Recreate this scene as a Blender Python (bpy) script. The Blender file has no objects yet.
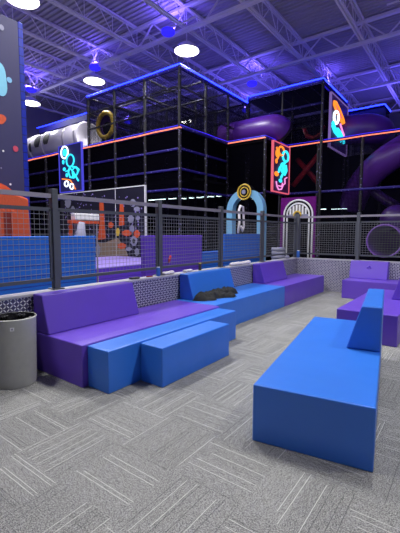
import bpy, bmesh, math, random
from mathutils import Vector, Matrix, noise
random.seed(7)
SC = bpy.context.scene
COL = SC.collection
PI = math.pi

# ------------------------------------------------------------------ camera
F_PX, PITCH, ROLL, YAW, EYE = 368.0, 5.245, 0.11, 36.79, 1.529
cd = bpy.data.cameras.new('camera'); cam = bpy.data.objects.new('camera', cd); COL.objects.link(cam)
cam.location = (0, 0, EYE)
_p, _y, _r = math.radians(PITCH), math.radians(YAW), math.radians(ROLL)
FW = Vector((-math.sin(_y)*math.cos(_p), math.cos(_y)*math.cos(_p), -math.sin(_p)))
_rt = Vector((math.cos(_y), math.sin(_y), 0)); _up = _rt.cross(FW)
RT = _rt*math.cos(_r) + _up*math.sin(_r); UP = -_rt*math.sin(_r) + _up*math.cos(_r)
cam.rotation_euler = Matrix((RT, UP, -FW)).transposed().to_euler()
cd.sensor_fit = 'VERTICAL'; cd.sensor_height = 24.0; cd.lens = 24.0*F_PX/533.0
cd.clip_start = 0.05; cd.clip_end = 200
SC.camera = cam

# ------------------------------------------------------------------ world, exposure
w = bpy.data.worlds.new('world'); SC.world = w; w.use_nodes = True
w.node_tree.nodes['Background'].inputs[0].default_value = (0.5, 0.5, 0.6, 1)
w.node_tree.nodes['Background'].inputs[1].default_value = 0.0
SC.view_settings.view_transform = 'Standard'; SC.view_settings.look = 'None'
SC.view_settings.gamma = 1.0; SC.view_settings.use_curve_mapping = False
SC.view_settings.exposure = 0.0
BAY_W, UP_W, FILL_W = 300.0, 50.0, 130.0

# ------------------------------------------------------------------ helpers
def at(u, v, ax, c):
    """a point of the hall: where the sight line through (u, v) meets the plane ax = c"""
    r = FW + RT*((u-200)/F_PX) - UP*((v-266.5)/F_PX)
    i = 'xyz'.index(ax); O = Vector((0, 0, EYE))
    return O + r*((c-O[i])/r[i])

def lin(c):
    return tuple(((x/255)/12.92 if x/255 <= 0.04045 else ((x/255+0.055)/1.055)**2.4) for x in c) + (1.0,)

def wloc(o):
    v = Vector((0, 0, 0))
    while o is not None: v += o.location; o = o.parent
    return v

def tag(o, label=None, cat=None, group=None, kind=None):
    if label: o['label'] = label
    if cat: o['category'] = cat
    if group: o['group'] = group
    if kind: o['kind'] = kind
    return o

def thing(name, label, cat, loc=(0, 0, 0), rz=0, group=None):
    o = bpy.data.objects.new(name, None); COL.objects.link(o)
    o.empty_display_size = 0.1; o.location = loc; o.rotation_euler = (0, 0, rz)
    return tag(o, label, cat, group)

class MB:
    def __init__(s): s.bm = bmesh.new()
    def box(s, x0, x1, y0, y1, z0, z1):
        v = [s.bm.verts.new(p) for p in ((x0,y0,z0),(x1,y0,z0),(x1,y1,z0),(x0,y1,z0),(x0,y0,z1),(x1,y0,z1),(x1,y1,z1),(x0,y1,z1))]
        for f in ((3,2,1,0),(4,5,6,7),(0,1,5,4),(1,2,6,5),(2,3,7,6),(3,0,4,7)): s.bm.faces.new([v[i] for i in f])
        return s
    def prism(s, prof, axis, a, b):
        """closed profile (p, q) swept along axis from a to b"""
        def P(p, q, t): return {'x': (t, p, q), 'y': (p, t, q), 'z': (p, q, t)}[axis]
        A = [s.bm.verts.new(P(p, q, a)) for p, q in prof]; B = [s.bm.verts.new(P(p, q, b)) for p, q in prof]
        n = len(prof)
        for i in range(n): s.bm.faces.new((A[i], A[(i+1) % n], B[(i+1) % n], B[i]))
        s.bm.faces.new(A[::-1]); s.bm.faces.new(B)
        return s
    def bar(s, p, q, w, h=None):
        p, q = Vector(p), Vector(q); h = h or w; d = (q-p).normalized()
        up = Vector((0,0,1)) if abs(d.z) < 0.95 else Vector((0,1,0))
        a = d.cross(up).normalized()*(w/2); b = a.cross(d).normalized()*(h/2)
        vs = [s.bm.verts.new(c+e) for c in (p, q) for e in (-a-b, a-b, a+b, -a+b)]
        for f in ((3,2,1,0),(4,5,6,7),(0,1,5,4),(1,2,6,5),(2,3,7,6),(3,0,4,7)): s.bm.faces.new([vs[i] for i in f])
        return s
    def tube(s, pts, r, n=10, closed=False, cap=True):
        pts = [Vector(p) for p in pts]; m = len(pts); rings = []; prev = None
        rr = r if isinstance(r, (list, tuple)) else [r]*m
        for i, p in enumerate(pts):
            if closed: d = pts[(i+1) % m]-pts[i-1]
            else: d = pts[min(i+1, m-1)]-pts[max(i-1, 0)]
            d.normalize()
            if prev is None:
                a = d.cross(Vector((0,0,1)) if abs(d.z) < 0.9 else Vector((0,1,0))).normalized()
            else: a = (prev - d*prev.dot(d)).normalized()
            prev = a; b = d.cross(a)
            rings.append([s.bm.verts.new(p + (a*math.cos(2*PI*k/n)+b*math.sin(2*PI*k/n))*rr[i]) for k in range(n)])
        for i in range(m if closed else m-1):
            A, B = rings[i], rings[(i+1) % m]
            for k in range(n): s.bm.faces.new((A[k], A[(k+1) % n], B[(k+1) % n], B[k]))
        if cap and not closed: s.bm.faces.new(rings[0][::-1]); s.bm.faces.new(rings[-1])
        return s
    def lathe(s, prof, c, n=40, axis='z'):
        """open profile (radius, height) spun about the axis through c"""
        rings = []
        for r, h in prof:
            ring = []
            for k in range(n):
                a = 2*PI*k/n; x, y = r*math.cos(a), r*math.sin(a)
                o = {'z': (x, y, h), 'y': (x, h, y), 'x': (h, x, y)}[axis]
                ring.append(s.bm.verts.new((c[0]+o[0], c[1]+o[1], c[2]+o[2])))
            rings.append(ring)
        for A, B in zip(rings, rings[1:]):
            for k in range(n): s.bm.faces.new((A[k], A[(k+1) % n], B[(k+1) % n], B[k]))
        if prof[0][0] > 1e-4 and getattr(s, 'capends', True):
            s.bm.faces.new(rings[0][::-1]); s.bm.faces.new(rings[-1])
        return s
    def blob(s, c, r, n=2, wob=0.0):
        res = bmesh.ops.create_icosphere(s.bm, subdivisions=n, radius=1.0)
        for v in res['verts']:
            k = 1 + wob*noise.noise(v.co*2+Vector(c)*3)
            v.co = Vector((c[0]+v.co.x*r[0]*k, c[1]+v.co.y*r[1]*k, c[2]+v.co.z*r[2]*k))
        return s
    def build(s, name, mat, parent=None, local=False, bevel=0, smooth=False, seg=2, loc=None):
        bm = s.bm
        bmesh.ops.recalc_face_normals(bm, faces=bm.faces)
        off = Vector((0,0,0))
        if parent is not None and not local: off = wloc(parent)
        if loc is not None: off = Vector(loc)
        if off.length: bmesh.ops.translate(bm, verts=bm.verts, vec=-off)
        me = bpy.data.meshes.new(name); bm.to_mesh(me); bm.free()
        if smooth:
            for p in me.polygons: p.use_smooth = True
        o = bpy.data.objects.new(name, me); COL.objects.link(o)
        if mat: me.materials.append(mat)
        if parent is not None: o.parent = parent
        elif loc is not None: o.location = loc
        if bevel:
            b = o.modifiers.new('bevel', 'BEVEL'); b.width = bevel; b.segments = seg; b.limit_method = 'ANGLE'
            b.harden_normals = False
        return o

def struct(name, mb, mat, **k):
    return tag(mb.build(name, mat, **k), kind='structure')

# ------------------------------------------------------------------ materials
class NT:
    def __init__(s, name):
        s.m = bpy.data.materials.new(name); s.m.use_nodes = True; s.t = s.m.node_tree
        s.b = s.t.nodes['Principled BSDF']; s.out = s.t.nodes['Material Output']
    def n(s, ty, **k):
        x = s.t.nodes.new(ty)
        for a, b in k.items(): setattr(x, a, b)
        return x
    def l(s, a, b): s.t.links.new(a, b)
    def m_(s, op, *a, clamp=False):
        x = s.n('ShaderNodeMath', operation=op); x.use_clamp = clamp
        for i, v in enumerate(a):
            if isinstance(v, (int, float)): x.inputs[i].default_value = v
            else: s.l(v, x.inputs[i])
        return x.outputs[0]
    def xyz(s):
        g = s.n('ShaderNodeNewGeometry'); q = s.n('ShaderNodeSeparateXYZ'); s.l(g.outputs['Position'], q.inputs[0])
        return q.outputs
    def obj(s):
        return s.n('ShaderNodeTexCoord').outputs['Object']
    def mix(s, f, a, b):
        x = s.n('ShaderNodeMix', data_type='RGBA')
        for i, v in ((0, f), (6, a), (7, b)):
            if isinstance(v, (int, float, tuple)): x.inputs[i].default_value = v
            else: s.l(v, x.inputs[i])
        return x.outputs[2]
    def bump(s, h, strength, dist=0.01):
        x = s.n('ShaderNodeBump'); x.inputs['Strength'].default_value = strength; x.inputs['Distance'].default_value = dist
        s.l(h, x.inputs['Height']); s.l(x.outputs[0], s.b.inputs['Normal'])
    def noise(s, scale, detail=3, vec=None, rough=0.5):
        x = s.n('ShaderNodeTexNoise'); x.inputs['Scale'].default_value = scale; x.inputs['Detail'].default_value = detail
        x.inputs['Roughness'].default_value = rough
        s.l(vec if vec is not None else s.obj(), x.inputs['Vector'])
        return x.outputs['Fac']

def plain(name, c, rough=0.6, metal=0.0, var=0.08, bump=0.0, scale=20, spec=0.5):
    t = NT(name); base = lin(c)
    f = t.noise(scale)
    lo = tuple(x*(1-var) for x in base[:3])+(1,); hi = tuple(min(1, x*(1+var)) for x in base[:3])+(1,)
    t.l(t.mix(f, lo, hi), t.b.inputs['Base Color'])
    t.b.inputs['Roughness'].default_value = rough; t.b.inputs['Metallic'].default_value = metal
    t.b.inputs['Specular IOR Level'].default_value = spec
    if bump: t.bump(f, bump, 0.01)
    return t.m

def glow(name, c, s):
    t = NT(name); t.b.inputs['Base Color'].default_value = (0.02, 0.02, 0.02, 1)
    n = t.noise(30, 2); k = t.m_('MULTIPLY_ADD', n, 0.3*s, 0.85*s)
    t.b.inputs['Emission Color'].default_value = lin(c); t.l(k, t.b.inputs['Emission Strength'])
    return t.m

def vinyl(name, c, rough=0.36):
    t = NT(name); base = lin(c)
    o = t.obj(); n1 = t.noise(2.2, 2, o); n2 = t.noise(260, 2, o)
    t.l(t.mix(n1, tuple(x*0.93 for x in base[:3])+(1,), tuple(min(1, x*1.06) for x in base[:3])+(1,)), t.b.inputs['Base Color'])
    t.b.inputs['Roughness'].default_value = rough
    t.b.inputs['Specular IOR Level'].default_value = 0.6
    h = t.m_('ADD', t.m_('MULTIPLY', n1, 1.0), t.m_('MULTIPLY', n2, 0.015))
    t.bump(h, 0.35, 0.03)
    return t.m

def carpet():
    t = NT('carpet_tile'); X, Y, Z = t.xyz()
    def cell(v, off): return t.m_('DIVIDE', t.m_('SUBTRACT', v, off), 0.5)
    cu, cv = cell(X, -1.98), cell(Y, 1.19)
    i, j = t.m_('FLOOR', cu), t.m_('FLOOR', cv)
    fu, fv = t.m_('SUBTRACT', cu, i), t.m_('SUBTRACT', cv, j)
    par = t.m_('PINGPONG', t.m_('ADD', i, j), 1.0)          # 0: threads along x, 1: along y
    inv = t.m_('SUBTRACT', 1.0, par)
    across = t.m_('ADD', t.m_('MULTIPLY', fv, inv), t.m_('MULTIPLY', fu, par))
    along = t.m_('ADD', t.m_('MULTIPLY', fu, inv), t.m_('MULTIPLY', fv, par))
    st = t.m_('MULTIPLY', across, 14.0); si = t.m_('FLOOR', st); sf = t.m_('SUBTRACT', st, si)
    cmb = t.n('ShaderNodeCombineXYZ')
    t.l(t.m_('MULTIPLY_ADD', i, 7.13, 3.0), cmb.inputs[0]); t.l(t.m_('MULTIPLY_ADD', j, 5.37, 1.0), cmb.inputs[1]); t.l(si, cmb.inputs[2])
    wn = t.n('ShaderNodeTexWhiteNoise'); t.l(cmb.outputs[0], wn.inputs['Vector'])
    r = wn.outputs['Value']
    sepc = t.n('ShaderNodeSeparateColor'); t.l(wn.outputs['Color'], sepc.inputs[0])
    st0 = t.m_('MULTIPLY', sepc.outputs[1], 0.30)           # lines start and stop inside the tile
    seg = t.m_('MULTIPLY', t.m_('GREATER_THAN', along, t.m_('SUBTRACT', st0, 0.12)), t.m_('LESS_THAN', along, t.m_('ADD', st0, 0.90)))
    jt = t.m_('MULTIPLY', sepc.outputs[2], 0.85)
    thin = t.m_('MULTIPLY', t.m_('GREATER_THAN', sf, jt), t.m_('LESS_THAN', sf, t.m_('ADD', jt, 0.085)))
    light = t.m_('MULTIPLY', t.m_('MULTIPLY', thin, seg), t.m_('GREATER_THAN', r, 0.70))
    dark = t.m_('MULTIPLY', t.m_('MULTIPLY', thin, seg), t.m_('LESS_THAN', r, 0.30))
    cmb2 = t.n('ShaderNodeCombineXYZ'); t.l(i, cmb2.inputs[0]); t.l(j, cmb2.inputs[1]); t.l(t.m_('FLOOR', t.m_('MULTIPLY', across, 2.0)), cmb2.inputs[2])
    wn2 = t.n('ShaderNodeTexWhiteNoise'); t.l(cmb2.outputs[0], wn2.inputs['Vector'])
    g = t.n('ShaderNodeNewGeometry').outputs['Position']
    cg = t.n('ShaderNodeCombineXYZ'); t.l(t.m_('MULTIPLY_ADD', across, 34.0, t.m_('MULTIPLY', i, 51.0)), cg.inputs[0]); t.l(t.m_('MULTIPLY_ADD', along, 11.0, t.m_('MULTIPLY', j, 37.0)), cg.inputs[1])
    ns = t.noise(1.0, 2, cg.outputs[0], 0.6)
    n1 = t.noise(140, 3, g, 0.85); n2 = t.noise(1.3, 2, g)
    # loops stretched along the thread direction
    v = t.m_('ADD', t.m_('MULTIPLY', t.m_('SUBTRACT', n1, 0.5), 5.0), t.m_('MULTIPLY', t.m_('SUBTRACT', wn2.outputs['Value'], 0.5), 0.10))
    v = t.m_('ADD', v, t.m_('MULTIPLY', t.m_('SUBTRACT', n2, 0.5), 0.12))
    v = t.m_('ADD', v, t.m_('MULTIPLY', t.m_('SUBTRACT', ns, 0.5), 0.7))
    v = t.m_('ADD', v, 0.5, clamp=True)
    c = t.mix(v, lin((64, 64, 65)), lin((176, 176, 173)))
    c = t.mix(t.m_('MULTIPLY', light, 0.85), c, lin((215, 215, 208)))
    c = t.mix(t.m_('MULTIPLY', dark, 0.8), c, lin((66, 66, 70)))
    t.l(c, t.b.inputs['Base Color']); t.b.inputs['Roughness'].default_value = 0.95
    t.b.inputs['Specular IOR Level'].default_value = 0.15
    t.bump(t.m_('ADD', n1, light), 0.35, 0.004)
    return t.m

def diamond_plate():
    t = NT('diamond_plate'); X, Y, Z = t.xyz(); K = 0.036
    u = t.m_('DIVIDE', t.m_('ADD', X, Y), K); v = t.m_('DIVIDE', Z, K)
    i, j = t.m_('FLOOR', u), t.m_('FLOOR', v)
    qx, qy = t.m_('SUBTRACT', t.m_('SUBTRACT', u, i), 0.5), t.m_('SUBTRACT', t.m_('SUBTRACT', v, j), 0.5)
    sg = t.m_('MULTIPLY_ADD', t.m_('PINGPONG', t.m_('ADD', i, j), 1.0), 2.0, -1.0)
    qy = t.m_('MULTIPLY', qy, sg)
    a = t.m_('MULTIPLY', t.m_('ADD', qx, qy), 0.7071); b = t.m_('MULTIPLY', t.m_('SUBTRACT', qx, qy), 0.7071)
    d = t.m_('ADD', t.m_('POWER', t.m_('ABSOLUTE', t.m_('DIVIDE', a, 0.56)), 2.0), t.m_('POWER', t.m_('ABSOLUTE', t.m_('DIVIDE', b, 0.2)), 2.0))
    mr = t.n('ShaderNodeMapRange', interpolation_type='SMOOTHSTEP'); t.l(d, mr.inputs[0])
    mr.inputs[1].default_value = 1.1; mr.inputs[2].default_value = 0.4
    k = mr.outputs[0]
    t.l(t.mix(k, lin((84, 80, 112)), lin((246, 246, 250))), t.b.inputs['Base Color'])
    t.b.inputs['Metallic'].default_value = 0.35
    t.l(t.m_('MULTIPLY_ADD', k, 0.12, 0.3), t.b.inputs['Roughness'])
    t.bump(k, 0.8, 0.004)
    return t.m

def net_mat(name, c, cell, wire, extra=0.0):
    t = NT(name); X, Y, Z = t.xyz()
    u = t.m_('FRACT', t.m_('DIVIDE', t.m_('ADD', X, Y), cell)); v = t.m_('FRACT', t.m_('DIVIDE', Z, cell))
    k = t.m_('MAXIMUM', t.m_('LESS_THAN', u, wire), t.m_('LESS_THAN', v, wire))
    if extra: k = t.m_('MAXIMUM', k, extra)
    tr = t.n('ShaderNodeBsdfTransparent'); mx = t.n('ShaderNodeMixShader')
    t.b.inputs['Base Color'].default_value = lin(c); t.b.inputs['Roughness'].default_value = 0.9; t.b.inputs['Specular IOR Level'].default_value = 0.05
    t.l(k, mx.inputs[0]); t.l(tr.outputs[0], mx.inputs[1]); t.l(t.b.outputs[0], mx.inputs[2]); t.l(mx.outputs[0], t.out.inputs[0])
    return t.m

def speckle(name, c, dot):
    t = NT(name); o = t.n('ShaderNodeNewGeometry').outputs['Position']
    v = t.n('ShaderNodeTexVoronoi'); v.inputs['Scale'].default_value = 9.0; t.l(o, v.inputs['Vector'])
    k = t.m_('LESS_THAN', v.outputs['Distance'], 0.24)
    t.l(t.mix(k, lin(c), lin(dot)), t.b.inputs['Base Color']); t.b.inputs['Roughness'].default_value = 0.6
    return t.m

def banded(name, c, c2, pitch, rough=0.5):
    t = NT(name); X, Y, Z = t.xyz()
    u = t.m_('FRACT', t.m_('DIVIDE', Z, pitch)); k = t.m_('LESS_THAN', u, 0.12)
    t.l(t.mix(k, lin(c), lin(c2)), t.b.inputs['Base Color']); t.b.inputs['Roughness'].default_value = rough
    t.bump(t.m_('SUBTRACT', 1.0, k), 0.5, 0.01)
    return t.m

M = dict(
    carpet=carpet(), plate=diamond_plate(),
    purple=vinyl('purple_vinyl', (100, 68, 190)), blue=vinyl('blue_vinyl', (46, 114, 212)),
    wpurple=banded('purple_pad', (92, 52, 190), (72, 42, 165), 0.165), wblue=banded('blue_pad', (18, 104, 212), (24, 70, 180), 0.165),
    lav=plain('lit_lavender', (160, 140, 225), 0.4),  # tone of the lit platform top, also used for the mural stars
    ceil=plain('deck_paint', (168, 164, 176), 0.6, var=0.05, scale=3), steel=plain('joist_paint', (226, 222, 232), 0.5, var=0.05),
    wall=plain('wall_paint', (150, 146, 160), 0.8, var=0.05, scale=2), wallr=plain('wall_paint_warm', (170, 168, 170), 0.8, var=0.05, scale=2),
    frame=plain('fence_steel', (88, 91, 98), 0.45, 0.3), rail=plain('handrail_steel', (165, 160, 172), 0.35, 0.5),
    wire=plain('wire_mesh', (150, 152, 158), 0.5, 0.3), ledge=plain('ledge', (176, 174, 182), 0.5),
    bin=plain('bin_plastic', (176, 177, 172), 0.45), bag=plain('liner', (14, 14, 18), 0.3, bump=0.8, scale=60),
    white=plain('white', (232, 232, 235), 0.6), offwhite=plain('white_cotton', (222, 216, 222), 0.9, bump=0.4, scale=60),
    black=plain('black_pad', (5, 4, 12), 0.8, spec=0.1), deck=plain('black_deck', (6, 5, 14), 0.9, spec=0.1),
    post=speckle('foam_post', (14, 13, 24), (110, 105, 150)), beam=speckle('violet_reflect_beam', (34, 22, 120), (120, 110, 200)),  # beam violet: reflected coloured light put into the pad colour
    net=net_mat('play_net', (10, 9, 26), 0.05, 0.28, 0.0), net2=net_mat('dense_net', (3, 2, 12), 0.05, 0.42, 0.0),
    ledb=glow('blue_led', (24, 40, 255), 11.0), ledo=glow('orange_led', (255, 128, 90), 1.9), ledp=glow('violet_led', (60, 35, 255), 1.3),
    bay=glow('bay_lens', (255, 252, 245), 12.0), ledbox=glow('blue_lens', (40, 30, 230), 1.4), strip=glow('tube_lens', (200, 230, 235), 5.0),
    panel=plain('space_panel', (38, 35, 84), 0.6, var=0.1, scale=3), led_col=banded('blue_column', (14, 36, 150), (8, 16, 90), 0.16, 0.3),
    orange=plain('orange_foam', (205, 82, 42), 0.7, bump=0.6, scale=25), dorange=plain('dark_orange', (130, 34, 22), 0.7),
    skyb=plain('sky_blue', (118, 176, 214), 0.6), teal=plain('pale_teal', (120, 190, 215), 0.6), red=plain('red_spot', (190, 60, 90), 0.6),
    grey=plain('grey_spot', (140, 140, 165), 0.6),
    tube=plain('white_tunnel', (172, 168, 182), 0.35), yellow=plain('yellow_ring', (214, 178, 60), 0.4),
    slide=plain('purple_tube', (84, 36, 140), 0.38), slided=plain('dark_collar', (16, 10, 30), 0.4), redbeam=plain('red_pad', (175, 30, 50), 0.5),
    door=plain('magenta_panel', (96, 10, 108), 0.75, spec=0.15), mural=plain('mural_night', (18, 16, 40), 0.6, var=0.3, scale=6), tan=plain('mural_ground', (140, 120, 105), 0.8, var=0.25),
    cloth=plain('black_cloth', (26, 27, 30), 0.9, bump=0.6, scale=120), darkgrey=plain('dark_grey', (50, 50, 58), 0.6),
    canb=plain('can_blue', (60, 110, 190), 0.3, 0.3), cany=plain('label_yellow', (225, 195, 70), 0.5),
    neon_c=glow('cyan_neon', (40, 205, 235), 1.8), neon_w=glow('white_neon', (225, 235, 255), 2.4), neon_o=glow('orange_neon', (255, 140, 35), 1.4),
    neon_p=glow('pink_neon', (240, 140, 215), 1.3), neon_b=glow('blue_edge', (72, 70, 225), 0.9), neon_r=glow('coral_edge', (240, 100, 125), 0.9),
    edge_dim=glow('dim_edge', (150, 120, 210), 0.55), sb3=glow('sign_dusk', (48, 22, 100), 0.35),
    dimlav=plain('dim_rim', (112, 66, 165), 0.4), slide2=plain('dim_purple_tube', (48, 20, 84), 0.4),  # second tube purple: darker copy with dimness put into the colour
    fascia=plain('navy_fascia', (22, 20, 110), 0.6),
    sb1=glow('sign_navy', (16, 18, 110), 0.45), sb2=glow('sign_plum', (70, 14, 80), 0.35),
)

# ------------------------------------------------------------------ the room
XL, XR, YN, YF, HC = -23.0, 7.0, -6.0, 28.3, 9.4
struct('floor', MB().box(XL, XR, YN, YF, -0.1, 0), M['carpet'])
struct('wall_left', MB().box(XL-0.2, XL, YN, YF, 0, HC+0.1), M['wall'])
struct('wall_right', MB().box(XR, XR+0.2, YN, YF, 0, HC+0.1), M['wallr'])
struct('wall_back', MB().box(XL-0.2, XR+0.2, YF, YF+0.2, 0, HC+0.1), M['wall'])
struct('wall_near', MB().box(XL-0.2, XR+0.2, YN-0.2, YN, 0, HC+0.1), M['wallr'])
def corrugated():
    mb = MB(); bm = mb.bm; P = 0.2; y = YN-0.2; pr = []
    while y < YF+0.2:
        pr += [(y, HC), (y+0.08, HC), (y+0.10, HC+0.06), (y+0.18, HC+0.06)]; y += P
    A = [bm.verts.new((XL-0.2, a, b)) for a, b in pr]; B = [bm.verts.new((XR+0.2, a, b)) for a, b in pr]
    for i in range(len(pr)-1): bm.faces.new((A[i], A[i+1], B[i+1], B[i]))
    return mb
struct('ceiling', corrugated(), M['ceil'])

def joist(x, nth):
    t = thing('roof_joist', 'pale open-web steel joist under the deck, '+nth+' counted from the right', 'joist', (x, YN, 8.62), 0, 'parallel roof joists')
    zb, zt = 8.62, HC-0.02
    MB().box(x-0.075, x-0.015, YN, YF, zt-0.07, zt).box(x+0.015, x+0.075, YN, YF, zt-0.07, zt).build('top_chord', M['steel'], t)
    MB().box(x-0.085, x-0.012, YN, YF, zb, zb+0.06).box(x+0.012, x+0.085, YN, YF, zb, zb+0.06).build('bottom_chord', M['steel'], t)
    mb = MB(); y = YN+0.3
    while y < YF-1.3:
        mb.bar((x, y, zt-0.05), (x, y+0.6, zb+0.03), 0.026); mb.bar((x, y+0.6, zb+0.03), (x, y+1.2, zt-0.05), 0.026)
        mb.bar((x, y+0.6, zb+0.03), (x, y+0.6, zt-0.05), 0.02); y += 1.2
    mb.build('web', M['steel'], t)
for k, nth in enumerate(('first', 'second', 'third', 'fourth', 'fifth', 'sixth', 'seventh', 'eighth', 'ninth')): joist(-3.8-2.37*(k-1), nth)

def girder(y, where):
    t = thing('roof_girder', 'deep steel lattice girder crossing the joists, '+where, 'girder', (XL, y, 8.5), 0, 'roof girders')
    zb, zt = 8.5, 9.25
    MB().box(XL, XR, y-0.09, y+0.09, zb, zb+0.09).build('bottom_chord', M['steel'], t)
    MB().box(XL, XR, y-0.09, y+0.09, zt, zt+0.09).build('top_chord', M['steel'], t)
    mb = MB(); x = XL+0.3
    while x < XR-1.6:
        mb.bar((x, y, zt), (x+0.79, y, zb+0.05), 0.045); mb.bar((x+0.79, y, zb+0.05), (x+1.58, y, zt), 0.045); x += 1.58
    mb.build('web', M['steel'], t)
for y, wh in ((5.9, 'nearest one at the top left'), (10.5, 'above the lamp over the frame corner'), (15.1, 'above the notch in the blue line'), (19.75, 'just beyond the upper right sign'), (24.3, 'farthest of them all')): girder(y, wh)

# ------------------------------------------------------------------ high bays and blue uplights
def area(name, loc, power, size, color, up, parent):
    L = bpy.data.lights.new(name, 'AREA'); L.shape = 'DISK'; L.size = size; L.energy = power; L.color = color
    o = bpy.data.objects.new(name, L); COL.objects.link(o); o.parent = parent
    o.location = Vector(loc)-wloc(parent)
    if up: o.rotation_euler = (PI, 0, 0)
    return o
def high_bay(x, y, label, power=BAY_W):
    z = 8.0; t = thing('high_bay_lamp', label, 'ceiling lamp', (x, y, z), 0, 'high bay lamps')
    m = MB(); m.capends = False
    m.lathe([(0.44, z-0.02), (0.43, z+0.03), (0.34, z+0.14), (0.20, z+0.24), (0.10, z+0.28), (0.02, z+0.30)], (x, y, 0), 32).build('reflector', M['steel'], t, smooth=True)
    m = MB(); m.lathe([(0.0001, z-0.075), (0.2, z-0.065), (0.34, z-0.035), (0.415, z)], (x, y, 0), 32)
    m.build('lens', M['bay'], t, smooth=True)
    MB().tube([(x, y, z+0.27), (x, y, HC+0.02)], 0.02, 8).build('hanger', M['steel'], t)
    area('bay_light', (x, y, z-0.1), power, 0.8, (1.0, 0.995, 0.965), False, t)
BAYS = [(-8.65, 10.75, 'round white ceiling lamp hanging above the near corner of the black climbing frame'),
        (-13.5, 10.45, 'round white ceiling lamp above the yellow ring at the frame roof left end'),
        (-18.3, 10.25, 'smallest ceiling lamp in view, beside the tall panel edge left of the white tunnel'),
        (-10.5, 5.75, 'largest ceiling lamp, cut off by the top edge above the tall space panel')]
for b, pw in zip(BAYS, (BAY_W, 190.0, 130.0, BAY_W)): high_bay(*b, power=pw)
for (x, y) in ((-5.7, 5.6), (-0.9, 5.4), (-5.7, 0.9), (3.6, 5.4)):
    high_bay(x, y, 'round white ceiling lamp out of the frame over the seating area')
high_bay(-13.99, 17.13, 'white ceiling lamp seen dimly through the nets of the frame upper storey')
def uplight(x, y, label, power=UP_W):
    z = 8.42; t = thing('blue_uplight', label, 'uplight', (x, y, z), 0, 'blue uplights')
    MB().lathe([(0.20, z), (0.24, z+0.04), (0.24, z+0.13), (0.20, z+0.16)], (x, y, 0), 24).build('housing', M['ledbox'], t)
    MB().bar((x-1.2, y, 8.6), (x+1.2, y, 8.6), 0.04).bar((x, y, z+0.14), (x, y, 8.6), 0.03).build('bracket', M['steel'], t)
    area('uplight_lamp', (x, y, z+0.2), power, 0.45, (0.16, 0.10, 1.0), True, t)
UPL = [at(168, 35, 'z', 8.4), at(252, 86, 'z', 8.4), at(95, 70, 'z', 8.4), at(31, 92, 'z', 8.4)]
ULAB = ['glowing blue uplight beside the lamp over the climbing frame corner', 'glowing blue uplight above the notch in the blue light line',
        'glowing blue uplight just above the lamp at left of the frame roof', 'glowing blue uplight above the smallest lamp by the tall panel']
for p, l in zip(UPL, ULAB): uplight(p.x, p.y, l)
for x, y, l in ((-3.8, 8.2, 'small blue uplight above the frame, over the purple far bench'), (-1.43, 13.2, 'small blue uplight on the joist just past the right edge'),
        (-6.17, 18.5, 'small blue uplight beyond the upper right sign'), (-1.43, 18.8, 'small blue uplight far right beyond the slides'), (-6.17, 3.0, 'small blue uplight over the nearest purple bench'),
        (-13.28, 5.5, 'small blue uplight left of the largest ceiling lamp'), (-18.02, 6.5, 'small blue uplight hidden left of the tall space panel'), (-1.43, 9.0, 'small blue uplight over the far end of the carpet'),
        (-10.91, 19.0, 'small blue uplight behind the frame notch'), (-18.02, 16.5, 'small blue uplight behind the frame upper storey')):
    uplight(x, y, l)
def ceiling_fill(x, y, z, rot, label):  # unseen lamps added to brighten the ceiling and tint it blue
    t = thing('added_ceiling_fill', label, 'fill light', (x, y, z), 0, 'added blue ceiling fill lights out of view')
    MB().box(x-0.15, x+0.15, y-0.6, y+0.6, z-0.12, z-0.02).build('housing', M['frame'], t)
    L = bpy.data.lights.new('ceiling_fill_lamp', 'AREA'); L.shape = 'RECTANGLE'; L.size = 0.3; L.size_y = 1.2; L.energy = FILL_W; L.color = (0.13, 0.10, 1.0)
    o = bpy.data.objects.new('ceiling_fill_lamp', L); COL.objects.link(o); o.parent = t; o.rotation_euler = rot
for (x, y, r) in ((XR-0.2, 3, (0, PI-0.5, 0)), (XR-0.2, 10, (0, PI-0.5, 0)), (XR-0.2, 18, (0, PI-0.5, 0)), (-2, YN+0.8, (PI-0.4, 0, 0)), (-9, YN+0.8, (PI-0.4, 0, 0)), (-16, YN+0.8, (PI-0.4, 0, 0))):
    ceiling_fill(x, y, 6.2, r, 'added blue ceiling fill light high on an unseen wall')
for (x, y) in ((-9.5, 16.6), (-14.5, 14.5), (-3.6, 21.0)):
    ceiling_fill(x, y, 5.3 if y < 20 else 6.5, (PI, 0, 0), 'added blue ceiling fill light on the frame deck, hidden from below')

# ------------------------------------------------------------------ carpeted seating area: knee walls and fence
XC, YC, HK = -3.93, 9.72, 0.85
def knee(label, b, name='knee_wall'):
    x0, x1, y0, y1, ax = b
    t = thing(name, label, 'low wall', ((x0+x1)/2, (y0+y1)/2, 0))
    MB().box(x0, x1, y0, y1, 0, HK-0.035).build('plate_cladding', M['plate'], t)
    e = 0.012
    MB().box(x0-e, x1+e, y0-e, y1+e, HK-0.033, HK).build('ledge', M['ledge'], t, bevel=0.005)
knee('long low wall clad in diamond plate behind the purple and blue benches', (XC-0.15, XC, -2.5, YC+0.15, 'x'))
knee('low diamond plate wall closing the far end of the carpet', (XC+0.015, 4.0, YC, YC+0.15, 'y'))

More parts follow.
